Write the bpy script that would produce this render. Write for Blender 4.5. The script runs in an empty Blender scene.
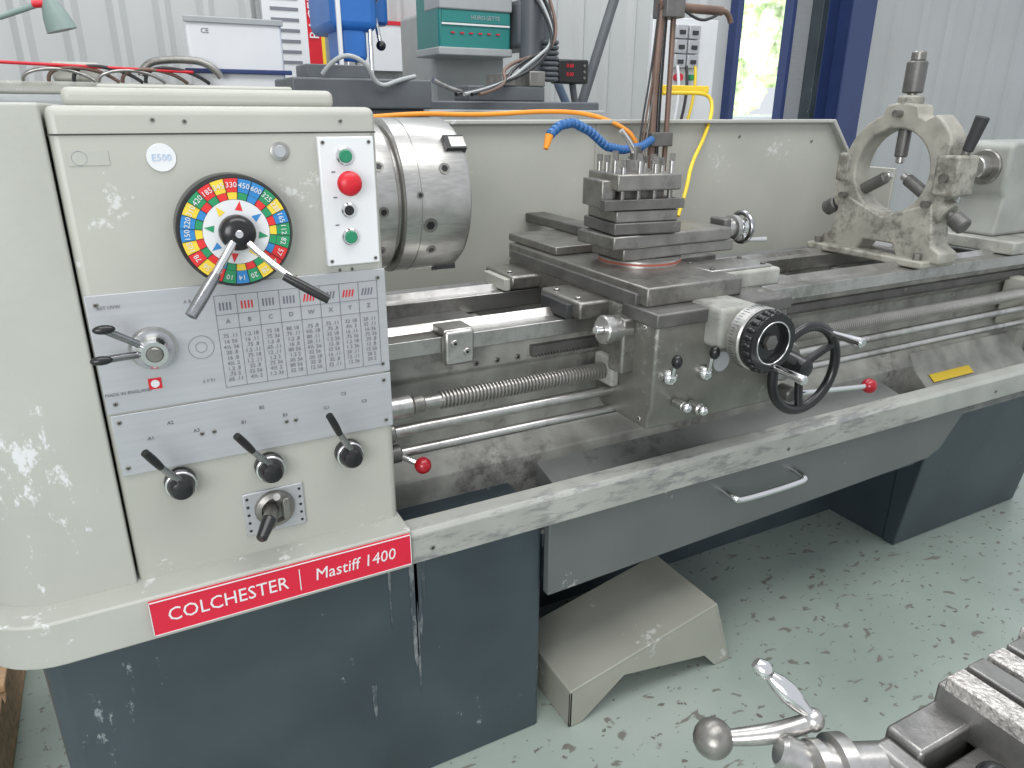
import bpy, bmesh, math, random
from mathutils import Vector, Matrix
random.seed(4)
S=bpy.context.scene
COL=bpy.context.collection
S.view_settings.view_transform='Standard'
PI=math.pi
# ------------------------------------------------------------ materials
def mat(name,col,rough=.5,metal=0.,var=.08,vscale=8.,wear=None,wscale=30.,wthr=.62,soft=.012,bump=0.,bscale=200.,spec=.5,stretch=(1,1,1),wstretch=None,emit=0.,wlarge=.12):
    m=bpy.data.materials.new(name); m.use_nodes=True
    nt=m.node_tree; N=nt.nodes; L=nt.links
    b=N['Principled BSDF']
    b.inputs['Roughness'].default_value=rough; b.inputs['Metallic'].default_value=metal
    b.inputs['Specular IOR Level'].default_value=spec
    tc=N.new('ShaderNodeTexCoord'); mp=N.new('ShaderNodeMapping'); mp.inputs['Scale'].default_value=stretch
    L.new(tc.outputs['Object'],mp.inputs['Vector'])
    n1=N.new('ShaderNodeTexNoise'); n1.inputs['Scale'].default_value=vscale; n1.inputs['Detail'].default_value=6
    L.new(mp.outputs[0],n1.inputs['Vector'])
    r=N.new('ShaderNodeValToRGB')
    r.color_ramp.elements[0].position=.3; r.color_ramp.elements[1].position=.7
    r.color_ramp.elements[0].color=(*[c*(1-var) for c in col],1)
    r.color_ramp.elements[1].color=(*[min(1,c*(1+var)) for c in col],1)
    L.new(n1.outputs['Fac'],r.inputs['Fac'])
    out=r.outputs['Color']
    if wear:
        mp2=N.new('ShaderNodeMapping'); mp2.inputs['Scale'].default_value=wstretch or stretch; mp2.inputs['Location'].default_value=(3.1,1.7,.4)
        L.new(tc.outputs['Object'],mp2.inputs['Vector'])
        n2=N.new('ShaderNodeTexNoise'); n2.inputs['Scale'].default_value=wscale; n2.inputs['Detail'].default_value=9; n2.inputs['Roughness'].default_value=.7
        L.new(mp2.outputs[0],n2.inputs['Vector'])
        n3=N.new('ShaderNodeTexNoise'); n3.inputs['Scale'].default_value=wscale*wlarge; n3.inputs['Detail'].default_value=3
        L.new(mp2.outputs[0],n3.inputs['Vector'])
        ad=N.new('ShaderNodeMath'); ad.operation='MULTIPLY_ADD'; ad.inputs[1].default_value=.5
        L.new(n3.outputs['Fac'],ad.inputs[0]); 
        mu=N.new('ShaderNodeMath'); mu.operation='MULTIPLY'; mu.inputs[1].default_value=.5
        L.new(n2.outputs['Fac'],mu.inputs[0]); L.new(mu.outputs[0],ad.inputs[2])
        r2=N.new('ShaderNodeValToRGB'); r2.color_ramp.elements[0].position=wthr-soft; r2.color_ramp.elements[1].position=wthr+soft
        L.new(ad.outputs[0],r2.inputs['Fac'])
        mx=N.new('ShaderNodeMix'); mx.data_type='RGBA'
        L.new(r2.outputs['Color'],mx.inputs['Factor']); L.new(out,mx.inputs['A']); mx.inputs['B'].default_value=(*wear,1)
        out=mx.outputs['Result']
    L.new(out,b.inputs['Base Color'])
    if bump>0:
        n4=N.new('ShaderNodeTexNoise'); n4.inputs['Scale'].default_value=bscale; n4.inputs['Detail'].default_value=3
        L.new(mp.outputs[0],n4.inputs['Vector'])
        bp=N.new('ShaderNodeBump'); bp.inputs['Strength'].default_value=bump; bp.inputs['Distance'].default_value=.002
        L.new(n4.outputs['Fac'],bp.inputs['Height']); L.new(bp.outputs[0],b.inputs['Normal'])
    if emit>0:
        L.new(out,b.inputs['Emission Color']); b.inputs['Emission Strength'].default_value=emit
    return m
PAINT=mat('paint_grey_green',(.398,.402,.358),.42,var=.06,vscale=5,wear=(.56,.57,.55),wscale=50,wthr=.622,bump=.12,bscale=90)
PAINTC=mat('paint_cover_scuffed',(.398,.405,.366),.42,var=.06,vscale=5,wear=(.63,.64,.64),wscale=40,wthr=.600,bump=.15,bscale=90,wstretch=(1,1,.5))
PAINTF=mat('paint_flange_chipped',(.390,.397,.358),.42,var=.08,vscale=6,wear=(.60,.61,.60),wscale=34,wthr=.562,bump=.15,bscale=90)
PAINTW=mat('paint_worn_bed',(.30,.30,.272),.45,var=.3,vscale=14,wear=(.12,.117,.11),wscale=30,wthr=.59,soft=.05,bump=.3,bscale=90)
LIP=mat('tray_lip_worn',(.335,.342,.312),.40,var=.14,vscale=9,wear=(.20,.205,.20),wscale=55,wthr=.565,soft=.03,wstretch=(.25,1,1))
DARK=mat('paint_dark_slate',(.042,.058,.068),.42,var=.2,vscale=5,wear=(.24,.27,.28),wscale=55,wthr=.64,bump=.2,bscale=60,wstretch=(1,1,.45))
DRAWM=mat('drawer_grey_green',(.115,.126,.122),.40,var=.1,vscale=4,wear=(.33,.34,.32),wscale=60,wthr=.65)
TRAYM=mat('tray_oily',(.14,.142,.135),.35,var=.35,vscale=12,wear=(.06,.057,.055),wscale=40,wthr=.55,soft=.04)
SHEET=mat('tray_sheet_grey',(.225,.23,.225),.36,var=.15,vscale=6,wear=(.13,.13,.125),wscale=20,wthr=.59,soft=.04)
ALU=mat('aluminium_plate',(.44,.45,.465),.40,metal=.35,var=.05,vscale=6,stretch=(1,1,20))
STEEL=mat('steel_ground',(.50,.49,.475),.28,metal=.88,var=.12,vscale=12,wear=(.30,.29,.27),wscale=30,wthr=.56,soft=.07)
STEELD=mat('steel_dull',(.25,.243,.225),.34,metal=.7,var=.22,vscale=14,wear=(.12,.115,.105),wscale=30,wthr=.56,soft=.07,bump=.15)
CAST=mat('cast_steel_dark',(.135,.132,.125),.42,metal=.5,var=.3,vscale=14,bump=.3,wear=(.28,.27,.25),wscale=40,wthr=.62,soft=.03)
APR=mat('apron_worn_metal',(.165,.163,.143),.38,metal=.35,var=.25,vscale=10,wear=(.36,.355,.33),wscale=45,wthr=.575,soft=.04)
CHROME=mat('chrome',(.72,.72,.72),.14,metal=1,var=.03)
TURN=mat('turned_steel',(.48,.47,.45),.32,metal=.88,var=.15,vscale=30,stretch=(20,1,1))
BLACK=mat('black_plastic',(.012,.012,.013),.25,var=.1)
RUBBER=mat('black_matt',(.03,.03,.032),.6,var=.2)
GAP=mat('shadow_iron',(.035,.033,.03),.7,var=.4,vscale=20)
RED=mat('red_paint',(.58,.012,.025),.35,var=.04)
REDP=mat('red_plate',(.60,.012,.04),.4,var=.04,wear=(.75,.35,.36),wscale=60,wthr=.65)
BALLR=mat('red_ball',(.30,.006,.015),.2,var=.08)
GREEN=mat('green_button',(.02,.22,.11),.3,var=.05)
WHITE=mat('white_paint',(.68,.69,.70),.4,var=.03)
INK=mat('printed_ink',(.14,.14,.17),.6,var=.05)
INKB=mat('ink_blue',(.40,.52,.68),.5,var=.05)
YEL=mat('yellow_paint',(.80,.56,.03),.4,var=.05)
DG=mat('dial_green',(.02,.27,.11),.35,var=.03)
DB=mat('dial_blue',(.03,.22,.52),.35,var=.03)
DY=mat('dial_yellow',(.80,.58,.05),.35,var=.03)
DR=mat('dial_red',(.70,.03,.03),.35,var=.03)
# ------------------------------------------------------------ helpers
def grp(name):
    e=bpy.data.objects.new(name,None); COL.objects.link(e); e.empty_display_size=.1; return e
def fin(ob,parent,m,smooth=True,bev=0,seg=3):
    COL.objects.link(ob)
    if parent: ob.parent=parent
    if m: ob.data.materials.append(m)
    if ob.type=='MESH':
        if bev>0:
            md=ob.modifiers.new('bevel','BEVEL'); md.width=bev; md.segments=seg; md.limit_method='ANGLE'; md.angle_limit=math.radians(35)
            md.harden_normals=False
        if smooth:
            for p in ob.data.polygons: p.use_smooth=True
            try:
                ob.data.set_sharp_from_angle(angle=math.radians(38))
            except Exception: pass
    return ob
def mesh(name,V,Fc,parent,m,**k):
    me=bpy.data.meshes.new(name); me.from_pydata([tuple(v) for v in V],[],Fc)
    bm=bmesh.new(); bm.from_mesh(me); bmesh.ops.recalc_face_normals(bm,faces=bm.faces); bm.to_mesh(me); bm.free()
    return fin(bpy.data.objects.new(name,me),parent,m,**k)
def box(parent,name,x,y,z,m,bev=.003,rot=None,seg=2):
    cx,cy,cz=[(a[0]+a[1])/2 for a in (x,y,z)]
    V=[(a-cx,b-cy,c-cz) for a in x for b in y for c in z]
    Fc=[(0,1,3,2),(4,6,7,5),(0,4,5,1),(2,3,7,6),(0,2,6,4),(1,5,7,3)]
    o=mesh(name,V,Fc,parent,m,bev=bev,seg=seg); o.location=(cx,cy,cz)
    if rot: o.rotation_euler=rot
    return o
def prism(parent,name,pts,axis,a,b,m,bev=0,seg=2):
    def P(p,h):
        return {'x':(h,p[0],p[1]),'y':(p[0],h,p[1]),'z':(p[0],p[1],h)}[axis]
    n=len(pts); V=[P(p,a) for p in pts]+[P(p,b) for p in pts]
    Fc=[tuple(range(n)),tuple(range(2*n-1,n-1,-1))]+[(i,(i+1)%n,n+(i+1)%n,n+i) for i in range(n)]
    return mesh(name,V,Fc,parent,m,bev=bev,seg=seg)
def rrect(x0,x1,y0,y1,r,n=8):
    if not hasattr(r,'__len__'): r=(r,)*4
    out=[]
    for (cx,cy,rr,a0) in ((x0+r[0],y0+r[0],r[0],PI),(x1-r[1],y0+r[1],r[1],1.5*PI),(x1-r[2],y1-r[2],r[2],0),(x0+r[3],y1-r[3],r[3],.5*PI)):
        if rr<=1e-5: out.append((cx,cy)); continue
        for i in range(n+1):
            t=a0+i/n*PI/2; out.append((cx+rr*math.cos(t),cy+rr*math.sin(t)))
    return out
def rev(parent,name,prof,org,axis,m,seg=40,**k):
    ax=Vector(axis).normalized(); q=ax.to_track_quat('Z','Y'); M=Matrix.Translation(Vector(org))@q.to_matrix().to_4x4()
    V=[];Fc=[]
    for h,r in prof:
        for i in range(seg):
            t=2*PI*i/seg; V.append((max(r,1e-5)*math.cos(t),max(r,1e-5)*math.sin(t),h))
    for j in range(len(prof)-1):
        for i in range(seg):
            i2=(i+1)%seg; Fc.append((j*seg+i,j*seg+i2,(j+1)*seg+i2,(j+1)*seg+i))
    Fc.append(tuple(range(seg))[::-1]); Fc.append(tuple(range((len(prof)-1)*seg,len(prof)*seg)))
    o=mesh(name,V,Fc,parent,m,**k); o.matrix_local=M; return o
def cyl(parent,name,p0,p1,r,m,r2=None,seg=28,bev=0.):
    p0=Vector(p0);p1=Vector(p1);h=(p1-p0).length
    r2=r if r2 is None else r2; c=min(bev,h*.3,r*.5)
    pr=[(0,r),(h,r2)] if c==0 else [(0,r-c),(c,r),(h-c,r2),(h,r2-c)]
    return rev(parent,name,pr,p0,p1-p0,m,seg=seg)
def ball(parent,name,c,r,m,sc=(1,1,1),seg=24):
    bm=bmesh.new(); bmesh.ops.create_uvsphere(bm,u_segments=seg,v_segments=seg//2,radius=r)
    me=bpy.data.meshes.new(name); bm.to_mesh(me); bm.free()
    o=fin(bpy.data.objects.new(name,me),parent,m); o.location=c; o.scale=sc; return o
def torus(parent,name,c,axis,R,r,m,seg=48,ms=12):
    V=[];Fc=[]
    for i in range(seg):
        t=2*PI*i/seg
        for j in range(ms):
            u=2*PI*j/ms; rr=R+r*math.cos(u); V.append((rr*math.cos(t),rr*math.sin(t),r*math.sin(u)))
    for i in range(seg):
        for j in range(ms):
            a=i*ms+j;b=i*ms+(j+1)%ms;c2=((i+1)%seg)*ms+(j+1)%ms;d=((i+1)%seg)*ms+j; Fc.append((a,b,c2,d))
    o=mesh(name,V,Fc,parent,m); q=Vector(axis).normalized().to_track_quat('Z','Y')
    o.matrix_local=Matrix.Translation(Vector(c))@q.to_matrix().to_4x4(); return o
def tube(parent,name,pts,r,m,smooth=True,radii=None):
    cu=bpy.data.curves.new(name,'CURVE'); cu.dimensions='3D'; cu.bevel_depth=r; cu.bevel_resolution=4; cu.use_fill_caps=True; cu.resolution_u=12
    if smooth:
        s=cu.splines.new('NURBS'); s.points.add(len(pts)-1); s.order_u=3; s.use_endpoint_u=True
    else:
        s=cu.splines.new('POLY'); s.points.add(len(pts)-1)
    for i,p in enumerate(pts):
        s.points[i].co=(*p,1)
        if radii: s.points[i].radius=radii[i]
    return fin(bpy.data.objects.new(name,cu),parent,m)
def text(parent,name,s,loc,size,m,rot=(PI/2,0,0),ext=.0003,align='CENTER',sx=1,shear=0):
    cu=bpy.data.curves.new(name,'FONT'); cu.body=s; cu.size=size; cu.extrude=ext; cu.align_x=align; cu.align_y='CENTER'; cu.shear=shear; cu.resolution_u=2
    o=fin(bpy.data.objects.new(name,cu),parent,m); o.location=loc; o.rotation_euler=rot; o.scale=(sx,1,1); return o
def screws(parent,name,pts,r,m,axis=(0,-1,0),h=.004):
    ax=Vector(axis)
    for i,p in enumerate(pts):
        p=Vector(p); cyl(parent,name+'_%d'%i,p,p+ax*h,r,m,seg=14,bev=r*.25)
        cyl(parent,name+'_socket_%d'%i,p+ax*(h-.0005),p+ax*(h+.0004),r*.45,BLACK,seg=6)

# ============================================================ LATHE
L=grp('metal_lathe')
# pedestal
prism(L,'pedestal_headstock',rrect(-.225,.685,1.15,1.85,(.03,.012,.01,.01)),'z',.14,.705,DARK,bev=.003)
STAIN=mat('coolant_stain',(.17,.185,.19),.6,var=.3,vscale=40,wear=(.05,.065,.075),wscale=60,wthr=.49,soft=.03,wstretch=(1,1,.4))
for i,(x,w_,z0) in enumerate(((.392,.009,.43),(.404,.007,.50),(.398,.004,.36),(.414,.005,.58),(.345,.003,.54),(.30,.006,.33))):
    zt=.702 if i<5 else .42
    prism(L,'coolant_stain_%d'%i,[(x-w_*.8,zt),(x+w_*.8,zt),(x+w_,(z0+zt)/2+.05),(x+w_*.6,(z0+zt)/2),(x+w_*.7,z0+.03),(x+w_*.1,z0),(x-w_*.4,z0+.02),(x-w_*.7,(z0+zt)/2)],'y',1.1486,1.151,STAIN)
prism(L,'pedestal_plinth',rrect(-.215,.675,1.16,1.84,.01),'z',.135,.15,RUBBER)
# base flange of headstock
prism(L,'headstock_base_flange',rrect(-.30,.379,1.105,1.88,(.12,.004,.02,.12),10),'z',.703,.782,PAINTF,bev=.014,seg=4)
# headstock body
box(L,'headstock_body',(-.066,.374),(1.16,1.82),(.77,1.503),PAINT,bev=.012,seg=4)
prism(L,'end_gear_cover',rrect(-.285,-.069,1.157,1.84,(.11,.004,.004,.08),10),'z',.775,1.506,PAINTC,bev=.016,seg=4)
box(L,'headstock_lid',(-.045,.33),(1.23,1.80),(1.50,1.527),PAINT,bev=.01,seg=4)
box(L,'headstock_lid_tray',(.0,.28),(1.29,1.74),(1.525,1.533),PAINT,bev=.004)
box(L,'top_band_joint',(-.066,.372),(1.1585,1.1605),(1.466,1.468),GAP,bev=0)
# plates
box(L,'chart_plate',(-.063,.373),(1.156,1.161),(1.075,1.254),ALU,bev=.001)
box(L,'lever_plate',(-.060,.373),(1.156,1.161),(.972,1.072),ALU,bev=.001)
# red name plate
box(L,'name_plate',(-.058,.375),(1.099,1.106),(.714,.776),REDP,bev=.001)
for nm,(x,z) in {'a':((-.058,.375),(.7748,.776)),'b':((-.058,.375),(.714,.7152)),'c':((-.058,-.0568),(.714,.776)),'d':((.3738,.375),(.714,.776))}.items():
    box(L,'name_plate_border_'+nm,x,(1.0982,1.1),z,WHITE,bev=0)
text(L,'name_text_maker','COLCHESTER',(.060,1.0988,.745),.035,WHITE,sx=.88,ext=.0002)
box(L,'name_text_bar',(.173,.1745),(1.0982,1.1),(.724,.766),WHITE,bev=0)
text(L,'name_text_model','Mastiff 1400',(.272,1.0988,.745),.033,WHITE,sx=.9,ext=.0002,shear=.1)
screws(L,'face_screw',[(-.050,1.156,1.24),(.36,1.156,1.24),(.36,1.156,1.09),(-.05,1.156,1.09),(-.05,1.156,1.06),(.36,1.156,1.06),(-.05,1.156,.985),(.36,1.156,.985),(.06,1.156,1.02),(.078,1.156,1.02),(.19,1.156,1.015),(.205,1.156,1.015)],.0035,STEELD,h=.002)
# chart : printed table
tx0,tx1,tz0,tz1=.105,.358,1.09,1.236
for i in range(9):
    x=tx0+(tx1-tx0)*i/8; box(L,'chart_line_v%d'%i,(x-.0003,x+.0003),(1.1552,1.1562),(tz0,tz1),INK,bev=0)
for i in range(4):
    z=[tz0,tz1-.052,tz1-.03,tz1][i]; box(L,'chart_line_h%d'%i,(tx0,tx1),(1.1552,1.1562),(z-.0003,z+.0003),INK,bev=0)
INKL=mat('printed_ink_light',(.18,.18,.21),.6,var=.05)
for c in range(8):
    x=tx0+(c+.5)*(tx1-tx0)/8
    body='\n'.join('%s %s'%(random.choice(['12','16','20','.75','1.2','32','4½','80','.05']),random.choice(['.8','18','.11','36','2','56'])) for _ in range(9))
    text(L,'chart_figures_%d'%c,body,(x,1.1553,(tz0+tz1-.052)/2),.0088,INKL)
    for k in range(4):
        o=box(L,'chart_symbol_%d_%d'%(c,k),(x-.010+k*.005,x-.0078+k*.005),(1.1552,1.1562),(tz1-.023,tz1-.011),(RED if c in (1,4,6) else INK),bev=0); o.rotation_euler=(0,.25 if c>3 else 0,0)
    text(L,'chart_head_%d'%c,'%s'%'ABCDWXYZ'[c],(x,1.1553,tz1-.041),.010,INK)
for i,(x,z,s) in enumerate([(-.035,1.235,'RST UVW'),(.075,1.232,'A B C D'),(-.03,1.105,'MADE IN ENGLAND'),(.082,1.105,'5 7 T1')]):
    text(L,'chart_note_%d'%i,s,(x,1.1553,z),.007,INKL)
torus(L,'feed_symbol_ring',(.078,1.1555,1.16),(0,1,0),.018,.0004,INKL)
torus(L,'feed_symbol_ring_small',(.078,1.1555,1.16),(0,1,0),.008,.0004,INKL)
box(L,'oil_tag',(-.002,.016),(1.1548,1.1562),(1.105,1.122),RED,bev=0)
rev(L,'oil_tag_disc',[(0,.006),(.001,.006)],(.007,1.1550,1.1135),(0,-1,0),WHITE,seg=20)
# button plate
box(L,'button_plate',(.279,.365),(1.150,1.161),(1.266,1.461),WHITE,bev=.002)
screws(L,'button_plate_screw',[(.286,1.15,1.453),(.357,1.15,1.453),(.286,1.15,1.274),(.357,1.15,1.274)],.003,STEELD,h=.0015)
for nm,z,m2,r in (('start_button',1.433,GREEN,.0100),('jog_button',1.352,DB,.0080),('run_button',1.311,GREEN,.0100)):
    cyl(L,nm+'_ring',(.318,1.151,z),(.318,1.144,z),r+.0035,CHROME,bev=.002)
    cyl(L,nm,(.318,1.146,z),(.318,1.1405 if r>.009 else 1.1435,z),r,m2 if r>.009 else BLACK,bev=.002)
cyl(L,'stop_button_stem',(.317,1.151,1.394),(.317,1.13,1.394),.010,CHROME)
rev(L,'stop_button',[(0,.012),(.004,.0185),(.010,.0185),(.015,.015),(.018,.006)],(.317,1.135,1.394),(0,-1,0),RED)
for i,z in enumerate((1.41,1.372,1.33)): box(L,'button_label_%d'%i,(.296,.302),(1.1495,1.1502),(z-.001,z+.001),INK,bev=0)
rev(L,'maker_badge',[(0,.019),(.0012,.0185)],(.064,1.1592,1.436),(0,-1,0),WHITE,seg=30)
text(L,'badge_print','E500',(.064,1.1575,1.436),.013,INKB)
rev(L,'indicator_lens',[(0,.0135),(.003,.0135),(.004,.010)],(.224,1.16,1.441),(0,-1,0),STEEL,seg=30)
rev(L,'indicator_glass',[(0,.009),(.002,.008)],(.224,1.1565,1.441),(0,-1,0),ALU,seg=30)
torus(L,'serial_tag',(-.035,1.1595,1.437),(0,1,0),.009,.0006,INKL); box(L,'serial_tag_plate',(-.048,.0),(1.1590,1.1603),(1.428,1.446),PAINTC,bev=0)
screws(L,'corner_screw',[(.318,1.16,1.483),(.1,1.16,1.483),(.06,1.16,1.485),(.30,1.161,1.257),(.32,1.161,1.257),(.23,1.161,1.253)],.003,STEELD,h=.0015)
# ---------------- speed dial
def sectors(parent,name,c,r0,r1,y,n,mats,off=0.,th=.001):
    by={}
    for i in range(n): by.setdefault(id(mats[i%len(mats)]),(mats[i%len(mats)],[]))[1].append(i)
    for kk,(m2,ids) in enumerate(by.values()):
        V=[];Fc=[]
        for i in ids:
            for k in range(4):
                t0=off+2*PI*(i+k/4)/n; t1=off+2*PI*(i+(k+1)/4)/n; b=len(V)
                for t in (t0,t1):
                    for r in (r0,r1): V.append((c[0]+r*math.sin(t),y,c[1]+r*math.cos(t)))
                Fc.append((b,b+1,b+3,b+2))
        o=mesh(name+'_%d'%kk,V,Fc,parent,m2,smooth=False)
        if o.data.polygons[0].normal.y>0: o.data.flip_normals()
DC=(.145,1.334)
rev(L,'speed_dial_body',[(0,.080),(.030,.080),(.036,.0795),(.040,.076)],(DC[0],1.16,DC[1]),(0,-1,0),BLACK,seg=64)
cols=[DR,DB,DB,DG,DY,DB,DG,DG,DR,DR,DY,DG,DB,DG,DR,DY,DR,DY,DB,DB,DY,DG,DR,DY]
sectors(L,'speed_dial_outer_colours',DC,.056,.0745,1.1190,24,cols,off=-PI/24)
sectors(L,'speed_dial_inner_colours',DC,.046,.0555,1.1188,24,[DY,DG,DB,DR,DG,DR],off=-PI/24)
rev(L,'speed_dial_white_face',[(0,.0455),(.0012,.0455)],(DC[0],1.1202,DC[1]),(0,-1,0),WHITE,seg=48)
for i in range(24):
    t=2*PI*i/24
    box(L,'dial_divider_%d'%i,(-.0004,.0004),(-.0003,.0003),(.046,.0745),BLACK,bev=0)
    o=bpy.data.objects['dial_divider_%d'%i]; o.matrix_local=Matrix.Translation((DC[0],1.1185,DC[1]))@Matrix.Rotation(t+PI/24,4,'Y')@Matrix.Translation((0,0,.060))
    s=['330','450','600','325','230','165','112','82','57','40','28','20','14','10','27','56','78','105','150','220','310','420','185','345'][i]
    text(L,'dial_number_%d'%i,s,(DC[0]+.0655*math.sin(t),1.1183,DC[1]+.0655*math.cos(t)),.0105,WHITE,rot=(PI/2,t,0))
for i in range(8):
    t=2*PI*i/8+.2
    V=[(DC[0]+r*math.sin(t+d),1.1186,DC[1]+r*math.cos(t+d)) for r,d in ((.044,0),(.031,.17),(.031,-.17))]
    mesh('dial_arrow_%d'%i,V,[(0,1,2)],L,[DR,DB,DG,DY][i%4],smooth=False)
rev(L,'speed_dial_hub',[(0,.025),(.012,.025),(.018,.023),(.022,.018),(.024,.008)],(DC[0],1.119,DC[1]),(0,-1,0),BLACK,seg=40)
rev(L,'speed_dial_hub_ring',[(0,.006),(.001,.005)],(DC[0],1.0955,DC[1]),(0,-1,0),CHROME,seg=30)
DCH=mat('worn_chrome_dark',(.35,.35,.36),.22,metal=1,var=.3,vscale=30)
def lever(nm,p0,p1,p2,r=.0055,tip=BLACK,g=.45,am=CHROME):
    tube(L,nm+'_arm',[p0,p1,p2],r,am,radii=[1,.9,.8])
    a=Vector(p1).lerp(Vector(p2),max(0,1-g-.15)); b=Vector(p2)
    tube(L,nm+'_grip',[a,a.lerp(b,.5),b],r*1.25,tip,radii=[.9,1.2,1.0])
lever('speed_lever_short',(DC[0]-.01,1.10,DC[1]-.012),(.105,1.075,1.285),(.0635,1.05,1.236),r=.0065,g=.85,tip=DCH)
lever('speed_lever_long',(DC[0]+.012,1.10,DC[1]-.014),(.195,1.07,1.275),(.252,1.05,1.238),r=.0055,g=.85)
SZ=1.168
rev(L,'selector_knob',[(0,.029),(.016,.029),(.024,.026),(.032,.021),(.036,.018),(.036,.012),(.034,.010)],(.013,1.158,SZ),(0,-1,0),CHROME,seg=48)
rev(L,'selector_base',[(0,.033),(.006,.033)],(.013,1.161,SZ),(0,-1,0),STEEL,seg=48)
cyl(L,'selector_cap',(.013,1.126,SZ),(.013,1.118,SZ),.011,STEELD,bev=.002)
tube(L,'selector_lever_upper',[(.0,1.135,SZ+.011),(-.025,1.12,1.200),(-.0475,1.105,1.219)],.0055,DCH)
ball(L,'selector_tip_upper',(-.044,1.105,1.217),.0065,BLACK,sc=(2.2,1,1))
tube(L,'selector_lever_lower',[(.0,1.135,SZ-.001),(-.03,1.12,1.172),(-.055,1.105,1.174)],.0055,DCH)
ball(L,'selector_tip_lower',(-.054,1.105,1.174),.0065,BLACK,sc=(2.2,1,1))
for i,(hx,hz,tx,tz) in enumerate(((.018,.946,-.023,1.032),(.154,.942,.104,1.032),(.288,.938,.247,1.038))):
    rev(L,'feed_lever_hub_%d'%i,[(0,.024),(.010,.024),(.014,.020),(.030,.019),(.038,.015),(.041,.007)],(hx,1.157,hz),(0,-1,0),BLACK,seg=36)
    torus(L,'feed_lever_collar_%d'%i,(hx,1.140,hz),(0,1,0),.021,.003,CHROME)
    tube(L,'feed_lever_arm_%d'%i,[(hx,1.130,hz+.012),((hx+tx)/2,1.112,(hz+tz)/2),(tx,1.095,tz)],.005,DCH,radii=[1.3,1,.8])
    tube(L,'feed_lever_grip_%d'%i,[((hx+tx)/2-.003,1.109,(hz+tz)/2+.008),((hx+3*tx)/4,1.101,(hz+3*tz)/4+.003),(tx,1.094,tz)],.006,BLACK,radii=[.9,1.2,1])
    for k,dx in enumerate((-.03,.0,.035)): text(L,'feed_label_%d_%d'%(i,k),['A','B','C'][i]+str(k+1),(hx+dx,1.1553,.972+.055+.02*(k==1)),.008,INK)
# gear change gate
box(L,'gate_plate',(.105,.205),(1.155,1.162),(.818,.898),ALU,bev=.002)
for i in range(5):
    screws(L,'gate_stud_l%d'%i,[(.112,1.155,.828+i*.015),(.198,1.155,.828+i*.015)],.0025,RUBBER,h=.001)
rev(L,'gate_boss',[(0,.034),(.008,.032),(.012,.024),(.004,.020)],(.155,1.156,.862),(0,-1,0),STEELD,seg=30)
cyl(L,'gate_shaft',(.15,1.15,.865),(.135,1.105,.860),.012,STEELD,bev=.003)
cyl(L,'gate_shaft_neck',(.165,1.15,.875),(.155,1.12,.90),.006,STEEL)
cyl(L,'gate_handle',(.140,1.115,.868),(.118,1.085,.848),.012,BLACK,r2=.009,bev=.003)
box(L,'gate_slider',(.165,.178),(1.135,1.155),(.845,.885),STEELD,bev=.003)
# ---------------- chuck
CY,CZ=1.46,1.335
rev(L,'spindle_nose',[(0,.10),(.02,.10)],(.372,CY,CZ),(1,0,0),CAST,seg=64)
rev(L,'chuck_backplate',[(0,.139),(.003,.143),(.072,.143),(.076,.140),(.077,.130),(.085,.130)],(.385,CY,CZ),(1,0,0),TURN,seg=96)
rev(L,'chuck_body',[(0,.144),(.004,.150),(.030,.150),(.031,.1485),(.034,.1485),(.035,.150),(.130,.150),(.138,.144),(.139,.05),(.10,.048)],(.469,CY,CZ),(1,0,0),TURN,seg=96)
for k in range(3):
    t=math.radians(325+120*k)
    R=Matrix.Rotation(t,4,'X')
    for j,(r0,r1,x1) in enumerate(((.050,.080,.030),(.080,.110,.015))):
        o=box(L,'chuck_jaw_%d_%d'%(k,j),(0,.03),(-.02,.02),(r0,r1),STEELD,bev=.002)
        for v in o.data.vertices: v.co=(v.co.x/.015*(.5*x1)+ .5*x1, v.co.y, v.co.z+(r0+r1)/2)
        o.matrix_local=Matrix.Translation((.607,CY,CZ))@R
for i,(x,ang,rb) in enumerate(((.43,95,.010),(.43,62,.010),(.52,106,.0145),(.43,128,.010),(.555,66,.011),(.53,128,.010),(.50,84,.007))):
    t2=math.radians(ang); d=Vector((0,-math.sin(t2),math.cos(t2))); rr=.143 if x<.46 else .150
    c=Vector((x,CY,CZ)); cyl(L,'chuck_bolt_%d'%i,c+d*(rr-.004),c+d*(rr+.0012),rb,STEELD,seg=20); cyl(L,'chuck_bolt_hex_%d'%i,c+d*(rr-.004),c+d*(rr+.0018),rb*.62,BLACK,seg=6)
for k in range(3):
    t2=math.radians(46+120*k); d=Vector((0,-math.sin(t2),math.cos(t2)))
    o=box(L,'chuck_jaw_slot_%d'%k,(-.021,.021),(-.0165,.0165),(-.012,.002),BLACK,bev=.001); o.matrix_local=Matrix.Translation(Vector((.588,CY,CZ))+d*.149)@Matrix.Rotation(t2,4,'X')
    o=box(L,'chuck_jaw_insert_%d'%k,(-.014,.018),(-.0125,.0125),(-.012,.0025),STEEL,bev=.001); o.matrix_local=Matrix.Translation(Vector((.593,CY,CZ))+d*.149)@Matrix.Rotation(t2,4,'X')
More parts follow.
